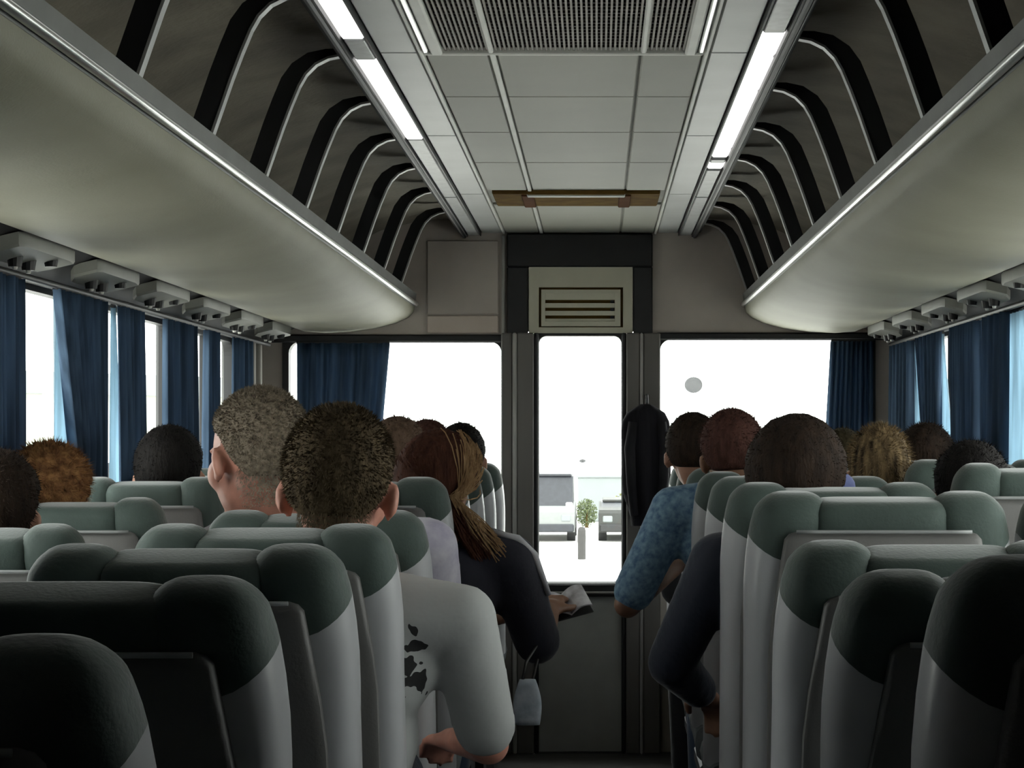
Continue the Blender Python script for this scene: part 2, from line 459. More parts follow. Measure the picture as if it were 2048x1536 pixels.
# cream louvre above the door
loc = (0.004, YF, 1.65)
lv = thing('louvre_vent', 'cream plastic louvre vent with three slots above the front door', 'vent', loc)
def ll(mb): return local(mb, loc)
yv = YF-.022
obj('back_board', ll(MB().box(-.195,.203, YF-.004, YF+.03, 1.652, 1.902)), M['brown_vent'], lv)
out = rect_like(-.199,.2075, 1.645, 1.904, [0]*24); inn = rect_like(-.160,.17, 1.668, 1.825, [0]*24)
def fr4(o, i, y0, y1): 
    q = lambda a: [a[0], a[6], a[12], a[18]]
    return MB().ring_plate(q(o), q(i), 'y', y0, y1)
obj('cover_frame', ll(fr4(out, inn, yv, YF-.002)), M['cream'], lv)
o2 = rect_like(-.150,.16, 1.672, 1.815, [0]*24); i2 = rect_like(-.135,.138, 1.690, 1.800, [0]*24)
obj('louvre_frame', ll(fr4(o2, i2, yv-.010, YF-.002)), M['cream'], lv)
zz = 1.690
for z0, z1 in ((1.690,1.701),(1.714,1.7315),(1.7445,1.762),(1.775,1.800)):
    m_ = MB(); m_.add([(-.136,yv-.004,z0),(.14,yv-.004,z0),(.14,yv-.008,z1),(-.136,yv-.008,z1),(-.136,YF-.004,z0+.004),(.14,YF-.004,z0+.004),(.14,YF-.004,z1+.002),(-.136,YF-.004,z1+.002)],
        [(0,1,2,3),(4,7,6,5),(0,4,5,1),(3,2,6,7),(1,5,6,2),(0,3,7,4)])
    obj('slat', ll(m_), M['cream'], lv)
for z0 in (1.7075,1.738,1.7685): obj('catch', ll(MB().cbox(.12,.135, yv-.008, YF-.006, z0-.005, z0+.005, .002)), M['black'], lv)

# ------------------------------------------------------------------ luggage racks
under = [(.648,1.748),(.652,1.728),(.672,1.706),(.72,1.684),(.80,1.664),(.90,1.650),(1.00,1.645),(1.08,1.652),(1.11,1.664)]
inner = [(1.23,1.70),(1.0,1.685),(.80,1.70),(.69,1.725),(.668,1.748)]
RIBS = [3.13+.6*k for k in range(-7, 9)]
def rack(s):
    nm = 'left' if s < 0 else 'right'
    loc = (s*.95, 3.3, 1.66)
    t = thing('luggage_rack', 'olive overhead luggage rack with black ribs and bright rail, bus %s side' % nm, 'luggage rack', loc)
    def lo(mb): return local(mb, loc)
    obj('shell', lo(MB().prism_y([(s*x, z) for x, z in under+inner], YB, YF-.012, 1)), M['olive'], t, True, 50)
    obj('lip', lo(MB().prism_y([(s*x, z) for x, z in ((.645,1.768),(.640,1.800),(.648,1.806),(.662,1.800),(.668,1.748),(.650,1.750))], YB, YF-.01)), M['rack_lip'], t)
    obj('hand_rail', lo(MB().tube([(s*.640, YB, 1.7595), (s*.640, YF-.01, 1.7595)], .0085, 10)), M['alu'], t, True)
    # one rib outline: up from the lip, then bent inwards to the ceiling edge
    ctr = [(.652,1.795),(.633,1.850),(.614,1.905),(.595,1.955),(.577,1.998),(.562,2.024),(.540,2.046),(.512,2.060),(.470,2.068)]
    pts = [Vector((a, 0, b)) for a, b in ctr]
    wd = [.040,.040,.040,.040,.040,.036,.028,.018,.010]
    inn_, out_ = [], []
    for i, p in enumerate(pts):
        tg = (pts[min(i+1,len(pts)-1)] - pts[max(i-1,0)]).normalized()
        nrm = Vector((tg.z, 0, -tg.x))          # to the outside of the rack opening
        inn_.append(p); out_.append(p + nrm*wd[i])
    ol = [(s*p.x, p.z) for p in inn_] + [(s*p.x, p.z) for p in reversed(out_)]
    rib_m = MB().plate(ol, 'y', -.011, .011).mesh('rib', M['black_matt'])
    em = MB(); rg = []
    for i, p in enumerate(inn_):
        tg = (pts[min(i+1,len(pts)-1)] - pts[max(i-1,0)]).normalized(); nr = Vector((tg.z,0,-tg.x))
        a = p - nr*.004; b = p + nr*.001
        rg.append([(s*a.x,-.013,a.z),(s*a.x,.013,a.z),(s*b.x,.013,b.z),(s*b.x,-.013,b.z)])
    em.rings(rg)
    edge_m = em.mesh('edge_strip', M['alu_dull'])
    off = 0 if s < 0 else -.19
    for y in RIBS:
        if y+off > YF-.02: continue
        r = obj('rib', rib_m, None, t, loc=(-loc[0], y+off-loc[1], -loc[2]))
        obj('edge_strip', edge_m, None, r)
    obj('ceiling_rail', lo(MB().tube([(s*.468,YB,2.05),(s*.468,YF-.01,2.05)], .012, 8)), M['black'], t, True)
rack(-1); rack(1)

# dark duct and service units above the windows
for s, nm in ((-1,'left'), (1,'right')):
    o = struct('trim_%d' % (1 if s < 0 else 2), MB().prism_y([(s*x, z) for x, z in ((1.112,1.668),(1.25,1.612),(1.25,1.70),(1.112,1.70))], YB, YF), M['black_matt'])
    obj('curtain_track', MB().tube([(s*1.205, 1.0, 1.596),(s*1.205, YF-.1, 1.596)], .008, 8), M['black'], o, True)
ORD = ['first','second','third','fourth','fifth','sixth','seventh','eighth','ninth','tenth']
def service_unit(s, y, i):
    side = 'left' if s < 0 else 'right'
    loc = (s*1.17, y, 1.64)
    t = thing('service_unit', 'grey overhead service unit over the %s seat row from the front, bus %s side' % (ORD[8-i], side), 'service unit', loc, 'service units along the %s rack' % side)
    a, b = -.215, .225
    def P(x, yy, z): return (s*x-s*1.17, yy, z-1.64)
    m_ = MB()
    top = [P(1.108,a+.03,1.662), P(1.108,b-.06,1.662), P(1.115,b,1.660), P(1.17,b,1.647), P(1.190,b-.03,1.640), P(1.190,a+.05,1.640), P(1.17,a,1.647), P(1.115,a,1.660)]
    low = [(p[0], p[1], p[2]-.024) for p in top]
    mid = [(p[0]*.98, p[1]*.96, p[2]-.030) for p in top]
    m_.rings([top, low, mid])
    obj('body', m_, M['service'], t, True, 30)
    for dy in (-.05, .05):
        c = P(1.165, dy-.02, 1.612)
        nz = obj('air_nozzle', MB().tube([(c[0],c[1],c[2]+.012),(c[0],c[1],c[2]-.012)], [.018,.014], 12), M['black'], t)
        obj('nozzle_cap', MB().tube([(c[0],c[1],c[2]-.010),(c[0],c[1],c[2]-.018)], [.007,.005], 8), M['white_trim'], nz)
    c = P(1.135, .10, 1.622)
    obj('reading_lamp', MB().tube([(c[0],c[1],c[2]+.006),(c[0],c[1],c[2]-.008)], [.016,.013], 12), M['black'], t)
for s in (-1, 1):
    k = 0
    y = 2.39
    while y < YF-.2:
        service_unit(s, y, k); y += PITCH; k += 1

# ------------------------------------------------------------------ curtains
def curtain(s, top, bot, m, label, mid=None, x=1.205, pl=.045, amp=.014, group=None, z1=1.588, z0=.84, seed=0):
    rnd = random.Random(seed)
    y0, y1 = top
    nfold = max(2, int(round(abs(y1-y0)/pl)))
    nu = nfold*6; nv = 12
    ph = rnd.random()*6
    vs, fs = [], []
    def rng(t):
        if mid is None: a = (top[0]+(bot[0]-top[0])*t, top[1]+(bot[1]-top[1])*t)
        elif t < .5: a = (top[0]+(mid[0]-top[0])*t*2, top[1]+(mid[1]-top[1])*t*2)
        else: a = (mid[0]+(bot[0]-mid[0])*(t-.5)*2, mid[1]+(bot[1]-mid[1])*(t-.5)*2)
        return a
    for j in range(nv+1):
        t = j/nv; a, b = rng(t); z = z1+(z0-z1)*t
        for i in range(nu+1):
            u = i/nu
            wv = math.sin(u*nfold*2*math.pi+ph) + .35*math.sin(u*nfold*3.1+ph*2+t*1.5)
            vs.append((s*x + amp*wv*(.75+.4*t), a+(b-a)*u + .25*amp*math.cos(u*nfold*2*math.pi+ph), z))
    for j in range(nv):
        for i in range(nu):
            q = j*(nu+1)+i; fs.append((q, q+1, q+nu+2, q+nu+1))
    cyy = (y0+y1)/2
    mb = MB().add(vs, fs); loc = (s*x, cyy, z0)
    o = obj('curtain', local(mb, loc), M[m], smooth=True, loc=loc)
    sd = o.modifiers.new('thick', 'SOLIDIFY'); sd.thickness = .0015
    hk = obj('curtain_hem', local(MB().tube([(s*x, y0, z1+.004),(s*x, y1, z1+.004)], .006, 6), loc), M['black'], o)
    return tag(o, label, 'curtain', group)
def yl(px): return F*(1.205+CX)/(1195-px)
def yl2(px): return F*(1.238+CX)/(1195-px)
def yr2(px): return F*(1.238-CX)/(px-1195)
def yr(px): return F*(1.205-CX)/(px-1195)
curtain(-1, (3.95, yl(40)), (3.95, yl(38)), 'curtain', 'dark blue curtain gathered on the left beside the white window gap of the ginger-haired person', seed=1)
curtain(-1, (1.32, 2.5), (1.32, 2.5), 'curtain', 'added unseen dark blue curtain drawn right across the rearmost left window', seed=2)  # out of view, put in to keep the near seats dark
curtain(-1, (2.6, 3.0), (2.6, 3.0), 'curtain', 'added unseen dark blue curtain half drawn across the second left window from the rear', seed=22)  # unseen, added to cut the daylight reaching the near rows
curtain(-1, (yl(112), yl(206)), (yl(120), yl(206)), 'curtain', 'dark blue pleated curtain gathered against the left window pillar behind the dark-haired passenger', mid=(yl(146), yl(206)), seed=3)
curtain(-1, (yl2(108), yl2(116)), (yl2(100), yl2(150)), 'pale', 'curtain edge painted pale with window glow, bellying out beside the dark blue left curtain', mid=(yl2(104), yl2(142)), x=1.238, amp=.005, seed=4)
curtain(-1, (yl(238), yl(284)), (yl(250), yl(284)), 'curtain', 'narrow dark blue curtain just ahead of the black left window pillar', seed=5)
curtain(-1, (yl2(224), yl2(228)), (yl2(222), yl2(252)), 'pale', 'thin curtain wedge painted pale blue with window glow beside the black left window pillar', x=1.238, amp=.005, seed=6)
curtain(-1, (yl(331), yl(388)), (yl(331), yl(388)), 'curtain', 'dark blue curtain hanging on the left over the third and fourth seat rows', seed=7)
curtain(-1, (yl(412), yl(433)), (yl(410), yl(433)), 'curtain', 'very narrow dark curtain between two bright left window gaps', seed=8)
curtain(-1, (yl(468), yl(503)), (yl(462), yl(503)), 'curtain', 'dark blue curtain at the foremost left side window by the corner battens', seed=9)
# right side
curtain(1, (1.32, 2.3), (1.32, 2.3), 'curtain', 'added unseen dark blue curtain drawn across most of the rearmost right window', seed=10)  # unseen, added to hold rear daylight off the closest seat backs
curtain(1, (4.55, yr(2120)), (4.55, yr(2120)), 'curtain', 'dark blue curtain gathered on the right by the fifth seat row', seed=11)
curtain(1, (yr2(2050), yr2(2016)), (yr2(2075), yr2(2010)), 'pale', 'curtain panel painted with pale window glow on the right beside the fourth seat row', x=1.238, amp=.005, seed=12)
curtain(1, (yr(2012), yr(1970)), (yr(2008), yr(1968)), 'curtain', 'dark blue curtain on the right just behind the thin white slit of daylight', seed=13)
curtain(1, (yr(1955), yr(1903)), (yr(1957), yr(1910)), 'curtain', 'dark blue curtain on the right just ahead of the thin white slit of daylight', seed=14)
curtain(1, (yr2(1886), yr2(1882)), (yr2(1912), yr2(1874)), 'pale', 'curtain wedge painted with pale window glow on the right by the second seat row', x=1.238, amp=.005, seed=15, mid=(yr2(1906), yr2(1876)))
curtain(1, (yr(1880), yr(1834)), (yr(1876), yr(1856)), 'curtain', 'narrow dark blue curtain on the right between two wedges painted with pale window glow', mid=(yr(1876), yr(1850)), seed=16)
curtain(1, (yr2(1830), yr2(1826)), (yr2(1858), yr2(1824)), 'pale', 'curtain wedge painted with pale window glow on the right by the first seat row', x=1.238, amp=.005, seed=17, mid=(yr2(1848), yr2(1824)))
curtain(1, (yr(1822), 7.72), (yr(1822), 7.72), 'curtain', 'dark blue curtain at the foremost right side window', seed=18)
# curtains on the front windows
def fcurtain(top, bot, label, seed, z1):
    rnd = random.Random(seed); nf = 9; nu = nf*6; nv = 10; vs, fs = [], []; y = YF-.05; ph = rnd.random()*6; z0 = .95
    for j in range(nv+1):
        t = j/nv; a = top[0]+(bot[0]-top[0])*t; b = top[1]+(bot[1]-top[1])*t
        for i in range(nu+1):
            u = i/nu
            vs.append((a+(b-a)*u, y+.012*math.sin(u*nf*2*math.pi+ph)+.005*math.sin(u*23+t*2), z1+(z0-z1)*t))
    for j in range(nv):
        for i in range(nu):
            q = j*(nu+1)+i; fs.append((q, q+1, q+nu+2, q+nu+1))
    loc = ((top[0]+top[1])/2, y, z0)
    o = obj('curtain', local(MB().add(vs, fs), loc), M['curtain'], smooth=True, loc=loc)
    sd = o.modifiers.new('thick', 'SOLIDIFY'); sd.thickness = .0015
    obj('curtain_hem', local(MB().tube([(top[0],y,z1+.004),(top[1],y,z1+.004)], .006, 6), loc), M['black'], o)
    tag(o, label, 'curtain')
fcurtain((-1.105,-.742), (-1.105,-.80), 'blue pleated curtain gathered at the outer side of the left front window', 3, 1.605)
fcurtain((.982,1.145), (.945,1.145), 'blue pleated curtain gathered at the outer side of the right front window', 4, 1.612)

# ------------------------------------------------------------------ seats
LB = .70
def back_pt(x, s_, n_, th): return (x, -s_*math.sin(th)+n_*math.cos(th), (.393 if th > .2 else .442) + s_*math.cos(th)+n_*math.sin(th))
def sup(a, b, e, k, n):
    t = 2*math.pi*k/n; c, s_ = math.cos(t), math.sin(t)
    return (a*math.copysign(abs(c)**(2/e), c), b*math.copysign(abs(s_)**(2/e), s_))
def sweep(th, ss, xc, hw, nc, hn, e=3.0, n=20, top_r=0, bot_r=0, warp=None):
    rg = []
    s0, s1 = ss[0], ss[-1]
    for s_ in ss:
        kx = 1
        if top_r and s_ > s1-top_r: kx = math.sqrt(max(0.0, 1-((s_-(s1-top_r))/top_r)**2))
        if bot_r and s_ < s0+bot_r: kx = min(kx, math.sqrt(max(0.0, 1-((s0+bot_r-s_)/bot_r)**2)))
        kx = max(kx, .03)
        A = hw(s_); B = hn(s_); ka = 1-(1-kx)*min(1, (top_r or .03)/A) ; kb = 1-(1-kx)*min(1, (top_r or .03)/B)
        ka = max(ka, .03); kb = max(kb, .03)
        rg.append([back_pt(xc(s_)+p[0], s_+(warp(s_, k) if warp else 0), nc(s_)+p[1], th) for k, p in enumerate(sup(A*ka, B*kb, e, k, n) for k in range(n))])
    return MB().rings(rg)
def lin(a, b, n): return [a+(b-a)*i/n for i in range(n+1)]
def seat_meshes(th, tagn):
    P = []
    cut = LB-.105
    for s in (-1, 1):
        xc = lambda q: s*(.180 - .030*sm(.48,.70,q))
        hw = lambda q: .053+.012*sm(.45,.65,q)
        nc = lambda q: .066 - .010*sm(.5,.7,q); hn = lambda q: .066 - .010*sm(.5,.7,q)
        def warp(q, k):
            t_ = 2*math.pi*k/24
            return (.030*max(0, s*math.cos(t_)) - .010*max(0, -math.sin(t_)))*sm(cut-.16,cut,q)*(1-sm(cut,LB-.01,q))
        P.append(('side_bolster', sweep(th, lin(.0,cut,16), xc, hw, nc, hn, 2.7, 24, warp=warp).mesh('side_bolster_'+tagn, M['vinyl'], True, 70)))
        ss = [cut, cut+.02, cut+.04] + [LB-.045+.045*math.sin(math.pi/2*i/8) for i in range(9)]
        P.append(('bolster_cap', sweep(th, ss, xc, hw, nc, hn, 2.7, 24, top_r=.045, warp=warp).mesh('bolster_cap_'+tagn, M['green'], True, 70)))
    z = lambda q: 0
    P.append(('backrest_cushion', sweep(th, lin(.02,LB-.10,10), z, lambda q: .142, lambda q: .072, lambda q: .05, 4, 24).mesh('backrest_cushion_'+tagn, M['seat_fabric'], True, 60)))
    ss = lin(LB-.105, LB-.045, 3) + [LB-.043+.030*math.sin(math.pi/2*i/6) for i in range(7)]
    P.append(('headrest', sweep(th, ss, z, lambda q: .120, lambda q: .056, lambda q: .058, 5, 28, top_r=.026).mesh('headrest_'+tagn, M['green'], True, 60)))
    # back panel: slightly hollowed board with a raised rim
    ss = [-.06,-.055] + lin(-.04, LB-.075, 10) + [LB-.066, LB-.062]
    P.append(('back_panel', sweep(th, ss, z, lambda q: .196-.030*sm(.40,.7,q), lambda q: -.002+.006*math.cos(q*2), lambda q: .020, 6, 28, top_r=.02, bot_r=.02).mesh('back_panel_'+tagn, M['back'], True, 50)))
    pp = [back_pt(x, LB-.060, -.016, th) for x in lin(-.15,.15,10)]
    P.append(('seam', MB().tube(pp, .0035, 6).mesh('seam_'+tagn, M['piping'], True)))
    # cushion, frame and feet
    cs = MB(); rg = []
    for i in range(13):
        u = i/12; y = -.02+.40*u
        e = 1-.55*max(0,(u-.8)/.2)**2; 
        rg.append([(p[0], y, .405+.015*math.sin(u*math.pi)+p[1]+.02*u) for p in (sup(.225, .062*e, 4, k, 24) for k in range(24))])
    P.append(('seat_cushion', cs.rings(rg).mesh('seat_cushion_'+tagn, M['seat_fabric'], True, 60)))
    fr = MB(); fr.cbox(-.21,.21,.0,.36,.30,.345,.008)
    P.append(('seat_frame', fr.mesh('seat_frame_'+tagn, M['steel'])))
    for x in (-.17,.17):
        P.append(('pedestal', MB().rings([[(x-.02,.10,.0),(x+.02,.10,.0),(x+.02,.30,.0),(x-.02,.30,.0)],[(x-.016,.12,.05),(x+.016,.12,.05),(x+.016,.26,.05),(x-.016,.26,.05)],[(x-.016,.08,.30),(x+.016,.08,.30),(x+.016,.30,.30),(x-.016,.30,.30)]]).mesh('pedestal_'+tagn, M['steel'])))
    return P
PROTO = {}
for nm_, th in (('reclined', R(13)), ('upright', R(6))): PROTO[nm_] = (th, seat_meshes(th, nm_))
def seat(xc, yrow, kind, side, place, row, sx=1.0, aisle=0, dz=0):
    th, P = PROTO[kind]
    # origin on the floor under the hinge
    loc = (xc, yrow + LB*math.sin(th) + .006, 0)
    state = 'reclined ' if kind == 'reclined' else ''
    t = thing('coach_seat', '%sgrey-green coach seat by the %s, bus %s side, %s row from front wall' % (state, place, side, ORD[row-1]), 'seat', loc, 'coach seats in rows')
    t.scale = (sx, 1, 1+dz)
    for nm_, me in P: obj(nm_, me, None, t)
    return t
XA_L, XA_R = -.500, .560
XW_L, XW_R = -.985, .985
LROW = {i: 1.43+PITCH*i for i in range(10)}
RROW = {i: 1.53+PITCH*i for i in range(10)}
RROW[3] = 3.42
lk = ['reclined','reclined','reclined','reclined','reclined','upright','upright','upright','upright','upright']
rk = ['upright','reclined','reclined','upright','upright','upright','upright','upright','upright','upright']
for i in range(10):
    seat(XA_L, LROW[i], lk[i], 'left', 'aisle', 10-i)
    seat(XA_R, RROW[i], rk[i], 'right', 'aisle', 10-i)
    if i >= 3:
        seat(XW_L, LROW[i], 'reclined' if i == 3 else 'upright', 'left', 'window', 10-i, sx=.8, dz=(-.025 if i == 4 else 0))
        seat(XW_R, RROW[i], 'upright', 'right', 'window', 10-i, sx=.8, dz=(.035 if i in (4,5,6) else 0))

# ------------------------------------------------------------------ people
JOBS = []
def remesh_all():
    tmp = []
    for (mb, vox, name, mt, sets) in JOBS:
        me = bpy.data.meshes.new('tmp'); me.from_pydata(mb.v, [], mb.f); me.update()
        o = bpy.data.objects.new('tmp', me); COL.objects.link(o)
        r = o.modifiers.new('r', 'REMESH'); r.mode = 'VOXEL'; r.voxel_size = vox; r.use_smooth_shade = True
        s_ = o.modifiers.new('s', 'SMOOTH'); s_.factor = .5; s_.iterations = 3
        tmp.append(o)
    dg = bpy.context.evaluated_depsgraph_get(); dg.update()
    for o, (mb, vox, name, mt, sets) in zip(tmp, JOBS):
        nm = bpy.data.meshes.new_from_object(o.evaluated_get(dg))
        nm.name = name; nm.materials.clear(); nm.materials.append(mt)
        nm.shade_smooth()
        sets.append(nm)
    for o in tmp:
        me = o.data; bpy.data.objects.remove(o); bpy.data.meshes.remove(me)
    JOBS.clear()
def V(*a): return Vector(a)
def hrotm(yaw=0, pitch=0, roll=0): return Euler((R(pitch), R(roll), R(yaw)), 'XYZ').to_matrix()
def add_head(mb, c, rot, hs, ear=True):
    T = lambda p: Vector(c) + rot @ (Vector(p)*hs)
    E = lambda p, r, rr=None: mb.ell(T(p), [q*hs for q in r], rot @ rr if rr else rot)
    E((0,-.008,.012), (.075,.095,.092)); E((0,.025,-.045), (.058,.066,.075)); E((0,.055,-.095), (.03,.03,.026))
    E((0,.092,-.012), (.010,.018,.028)); E((0,.100,-.032), (.014,.014,.011)); E((0,.078,-.064), (.022,.016,.010))
    for s in (-1,1):
        E((s*.03,.080,.014), (.018,.012,.009)); E((s*.034,.070,-.004), (.012,.012,.008))
        E((s*.046,.045,-.035), (.022,.03,.03))
        if ear:
            E((s*.083,-.008,-.030), (.010,.017,.030), Euler((R(-12), R(s*8), R(s*25)), 'XYZ').to_matrix())
            E((s*.076,.002,-.05), (.008,.010,.012))
def hand(mb, w, d, up, r=.0095, curl=.5, side=1):
    w = Vector(w); d = Vector(d).normalized(); up = Vector(up).normalized(); sd = d.cross(up).normalized()*side; up = sd.cross(d).normalized()*side
    mb.caps(w, w+d*.03, .024, .026); 
    for k in (-1, 0, 1): mb.caps(w+d*.02+sd*.018*k, w+d*.085+sd*.022*k, .016, .013)
    for k, ln in enumerate((.068,.078,.073,.056)):
        b = w+d*.085+sd*(.033-.022*k)
        m1 = b+(d*math.cos(curl)-up*math.sin(curl))*ln*.5
        m2 = m1+(d*math.cos(curl*2.2)-up*math.sin(curl*2.2))*ln*.5
        mb.caps(b, m1, r, r*.95, 8); mb.caps(m1, m2, r*.95, r*.8, 8)
    b = w+d*.025+sd*.028
    m1 = b+(d*.6+sd*.7-up*.2).normalized()*.04; m2 = m1+(d*.9+sd*.2-up*.35).normalized()*.032
    mb.caps(b, m1, .013, .011, 8); mb.caps(m1, m2, .011, .009, 8)
def build(sp):
    """sp: joints in person space. returns body, shirt, trousers builders"""
    hip, hd = V(*sp['hip']), V(*sp['head']); rot = sp.get('rot', hrotm()); hs = sp.get('hs', 1)
    sl, sr = V(*sp['sl']), V(*sp['sr']); el, er, wl, wr = (V(*sp[k]) for k in ('el','er','wl','wr'))
    kl, kr, al, ar = (V(*sp[k]) for k in ('kl','kr','al','ar'))
    mid = (sl+sr)/2; ax = (sr-sl).normalized(); g_ = sp.get('g', 1)
    nb = mid + V(0,0,.03)
    tor = Matrix.Identity(3)
    up = (mid-hip).normalized(); fw = up.cross(ax)*-1
    fw = ax.cross(up)*-1 if False else up.cross(ax)
    tor = Matrix((ax, fw, up)).transposed()
    b = MB()
    add_head(b, hd, rot, hs)
    b.caps(hd+rot@V(0,-.022,-.05)*hs, nb+V(0,0,-.02), .053*hs, .058*hs)
    chest = mid - up*.10; bel = hip.lerp(chest, .42)
    def torso(m_, k):
        m_.ell(chest, (.160*g_+k,.100+k,.15+k), tor); m_.ell(bel, (.148*g_+k,.105*g_+k,.16+k), tor); m_.ell(hip, (.165*g_+k,.12+k,.105+k))
        m_.caps(sl, sr, .056+k, .056+k)
        for s_ in (sl, sr): m_.caps(nb+V(0,0,.015), s_, .045+k, .054+k)
    torso(b, 0)
    for s_, e_, w_, q in ((sl,el,wl,-1),(sr,er,wr,1)):
        b.caps(s_, e_, .052, .040); b.caps(e_, w_, .040, .027)
        dd = (w_-e_).normalized(); hand(b, w_, dd, sp.get('palm_up', V(0,0,1)), side=q, curl=sp.get('curl', .5))
    hl, hr = hip-ax*.09, hip+ax*.09
    for h_, k_, a_ in ((hl,kl,al),(hr,kr,ar)):
        b.caps(h_, k_, .085, .06); b.caps(k_, a_, .057, .038)
        b.caps(a_+V(0,-.03,-.03), a_+V(0,.13,-.045), .036, .03)
    sh = MB(); torso(sh, .012)
    slv = sp.get('sleeve', 1.0)
    for s_, e_, w_ in ((sl,el,wl),(sr,er,wr)):
        if slv <= 1: sh.caps(s_, s_.lerp(e_, slv), .067, .060)
        else: sh.caps(s_, e_, .067, .056); sh.caps(e_, e_.lerp(w_, slv-1), .056, .044)
    tr = MB(); tr.ell(hip-V(0,0,.01), (.178*g_,.132,.10))
    for h_, k_, a_ in ((hl,kl,al),(hr,kr,ar)): tr.caps(h_, k_, .098, .075); tr.caps(k_, k_.lerp(a_, .95), .072, .058)
    shoes = [MB().caps(a_+V(0,-.035,-.035), a_+V(0,.15,-.05), .042, .036) for a_ in (al, ar)]
    return b, sh, tr, shoes
# ---- hair
def in_hair(d, low):                       # d: unit direction in head space (+y is the face)
    y = d.y
    if y > 0: thr = .05 + (.50-.05)*min(1, y/.75)
    else: thr = .05 + (low-.05)*min(1, -y/.38)
    return d.z - thr
SKR = (.075,.095,.092)
def skull(d, k=0): return V(d.x*(SKR[0]+k), d.y*(SKR[1]+k)-.008, d.z*(SKR[2]+k)+.012)
def hair_mesh(name, mt, rot, hs, thick=.010, low=-.62, nz=.003, nfreq=22, seed=0, spikes=0, slen=.012, strands=0, sfun=None, wide=1.0, nape=0, side=1.0):
    rnd = random.Random(seed); mb = MB()
    nu, nv = 56, 36; idx = {}; vs = []; fs = []
    for j in range(nv+1):
        th = math.pi*j/nv
        for i in range(nu):
            ph = 2*math.pi*i/nu
            d = V(math.sin(th)*math.cos(ph), math.sin(th)*math.sin(ph), math.cos(th))
            e = in_hair(d, low)
            k = thick*sm(-.06,.16,e) - .004*(1-sm(-.1,.02,e)) + nz*(noise.noise(d*nfreq*.15*3+V(seed*3.1,0,0)) )*sm(0,.2,e)
            p = skull(d, k); p.x *= wide
            idx[(j,i)] = len(vs); vs.append(rot @ (p*hs))
    for j in range(nv):
        for i in range(nu):
            th = math.pi*(j+.5)/nv; ph = 2*math.pi*(i+.5)/nu
            d = V(math.sin(th)*math.cos(ph), math.sin(th)*math.sin(ph), math.cos(th))
            if in_hair(d, low) > -.06:
                fs.append((idx[(j,i)], idx[(j+1,i)], idx[(j+1,(i+1)%nu)], idx[(j,(i+1)%nu)]))
    mb.add(vs, fs)
    for _ in range(spikes):
        d = V(rnd.gauss(0,1), rnd.gauss(0,1), rnd.gauss(0,1)).normalized()
        e = in_hair(d, low+.05)
        if e < -.03: continue
        b = skull(d, thick*.8*sm(-.06,.16,e)); b.x *= wide
        L = slen*(.5+.7*rnd.random())*(.35+.65*sm(-.05,.4,e))
        flow = V(0,-.2,-1) - d*d.dot(V(0,-.2,-1))
        t_ = (d*.75 + flow*.45 + V(rnd.uniform(-.4,.4), rnd.uniform(-.4,.4), rnd.uniform(-.4,.4))).normalized()
        w_ = d.cross(t_ + V(.1,.2,.3)).normalized()*.0013
        mb.add([rot@((b-w_)*hs), rot@((b+w_)*hs), rot@((b+t_*L)*hs)], [(0,1,2)])
    for _ in range(nape):
        a_ = rnd.gauss(0, .85); zz = -.030-.085*rnd.random()**1.2
        if abs(a_) > 1.75: continue
        b = V(.0545*math.sin(a_), -.026-.0545*math.cos(a_)+.016*min(0,zz+.06)/.06*-1*-1, zz)
        t_ = (V(math.sin(a_), -math.cos(a_), 0)*.55 + V(rnd.uniform(-.3,.3), 0, -1)).normalized(); w_ = V(math.cos(a_), math.sin(a_), 0)*.0013
        L = slen*.8*(1+(zz+.045)/.10)
        mb.add([rot@((b-w_)*hs), rot@((b+w_)*hs), rot@((b+t_*L)*hs)], [(0,1,2)])
    for k in range(strands):
        pts, wd = sfun(rnd, k)
        vs, fs = [], []
        for q, p in enumerate(pts):
            t_ = (pts[min(q+1,len(pts)-1)]-pts[max(q-1,0)]).normalized()
            w_ = t_.cross(V(rnd.uniform(-.1,.1),-1,.1)).normalized()*wd*(1-.6*q/len(pts))
            vs += [p-w_, p+w_+V(0,-.0015,0)]
        for q in range(len(pts)-1): fs.append((2*q,2*q+1,2*q+3,2*q+2))
        mb.add(vs, fs)
    return mb.mesh(name, mt, True)
def hair_mat(name, a, b, scale=60, st=(1,1,.25)): return mat(name, a, .75, c2=b, scale=scale, bump=.4, bscale=180, stretch=st, spec=.12)
def fabric(name, c, c2=None, scale=10): return mat(name, c, .85, c2=c2, scale=scale, bump=.25, bscale=35, sheen=.2)
M['denim'] = fabric('denim_blue', (.07,.15,.27), (.25,.40,.52), 60)
M['denim_dark'] = fabric('navy_twill', (.012,.016,.030))
M['tee_grey'] = mat('pale_grey_tee', (.40,.41,.405), .85, var=.08, scale=5, bump=.3, bscale=18)
M['lavender'] = fabric('lavender_white_check', (.36,.33,.46), (.62,.60,.66), 22)
M['navy_top'] = fabric('navy_black_top', (.012,.012,.022))
M['jeans'] = fabric('jeans', (.04,.06,.10))
M['trousers'] = fabric('dark_trousers', (.03,.03,.035))
M['shoe'] = mat('dark_shoe', (.03,.028,.026), .5)
M['blue_shirt'] = fabric('blue_shirt', (.10,.12,.28), (.17,.20,.40), 20)
M['plain_shirt'] = fabric('plain_shirt', (.20,.21,.23))

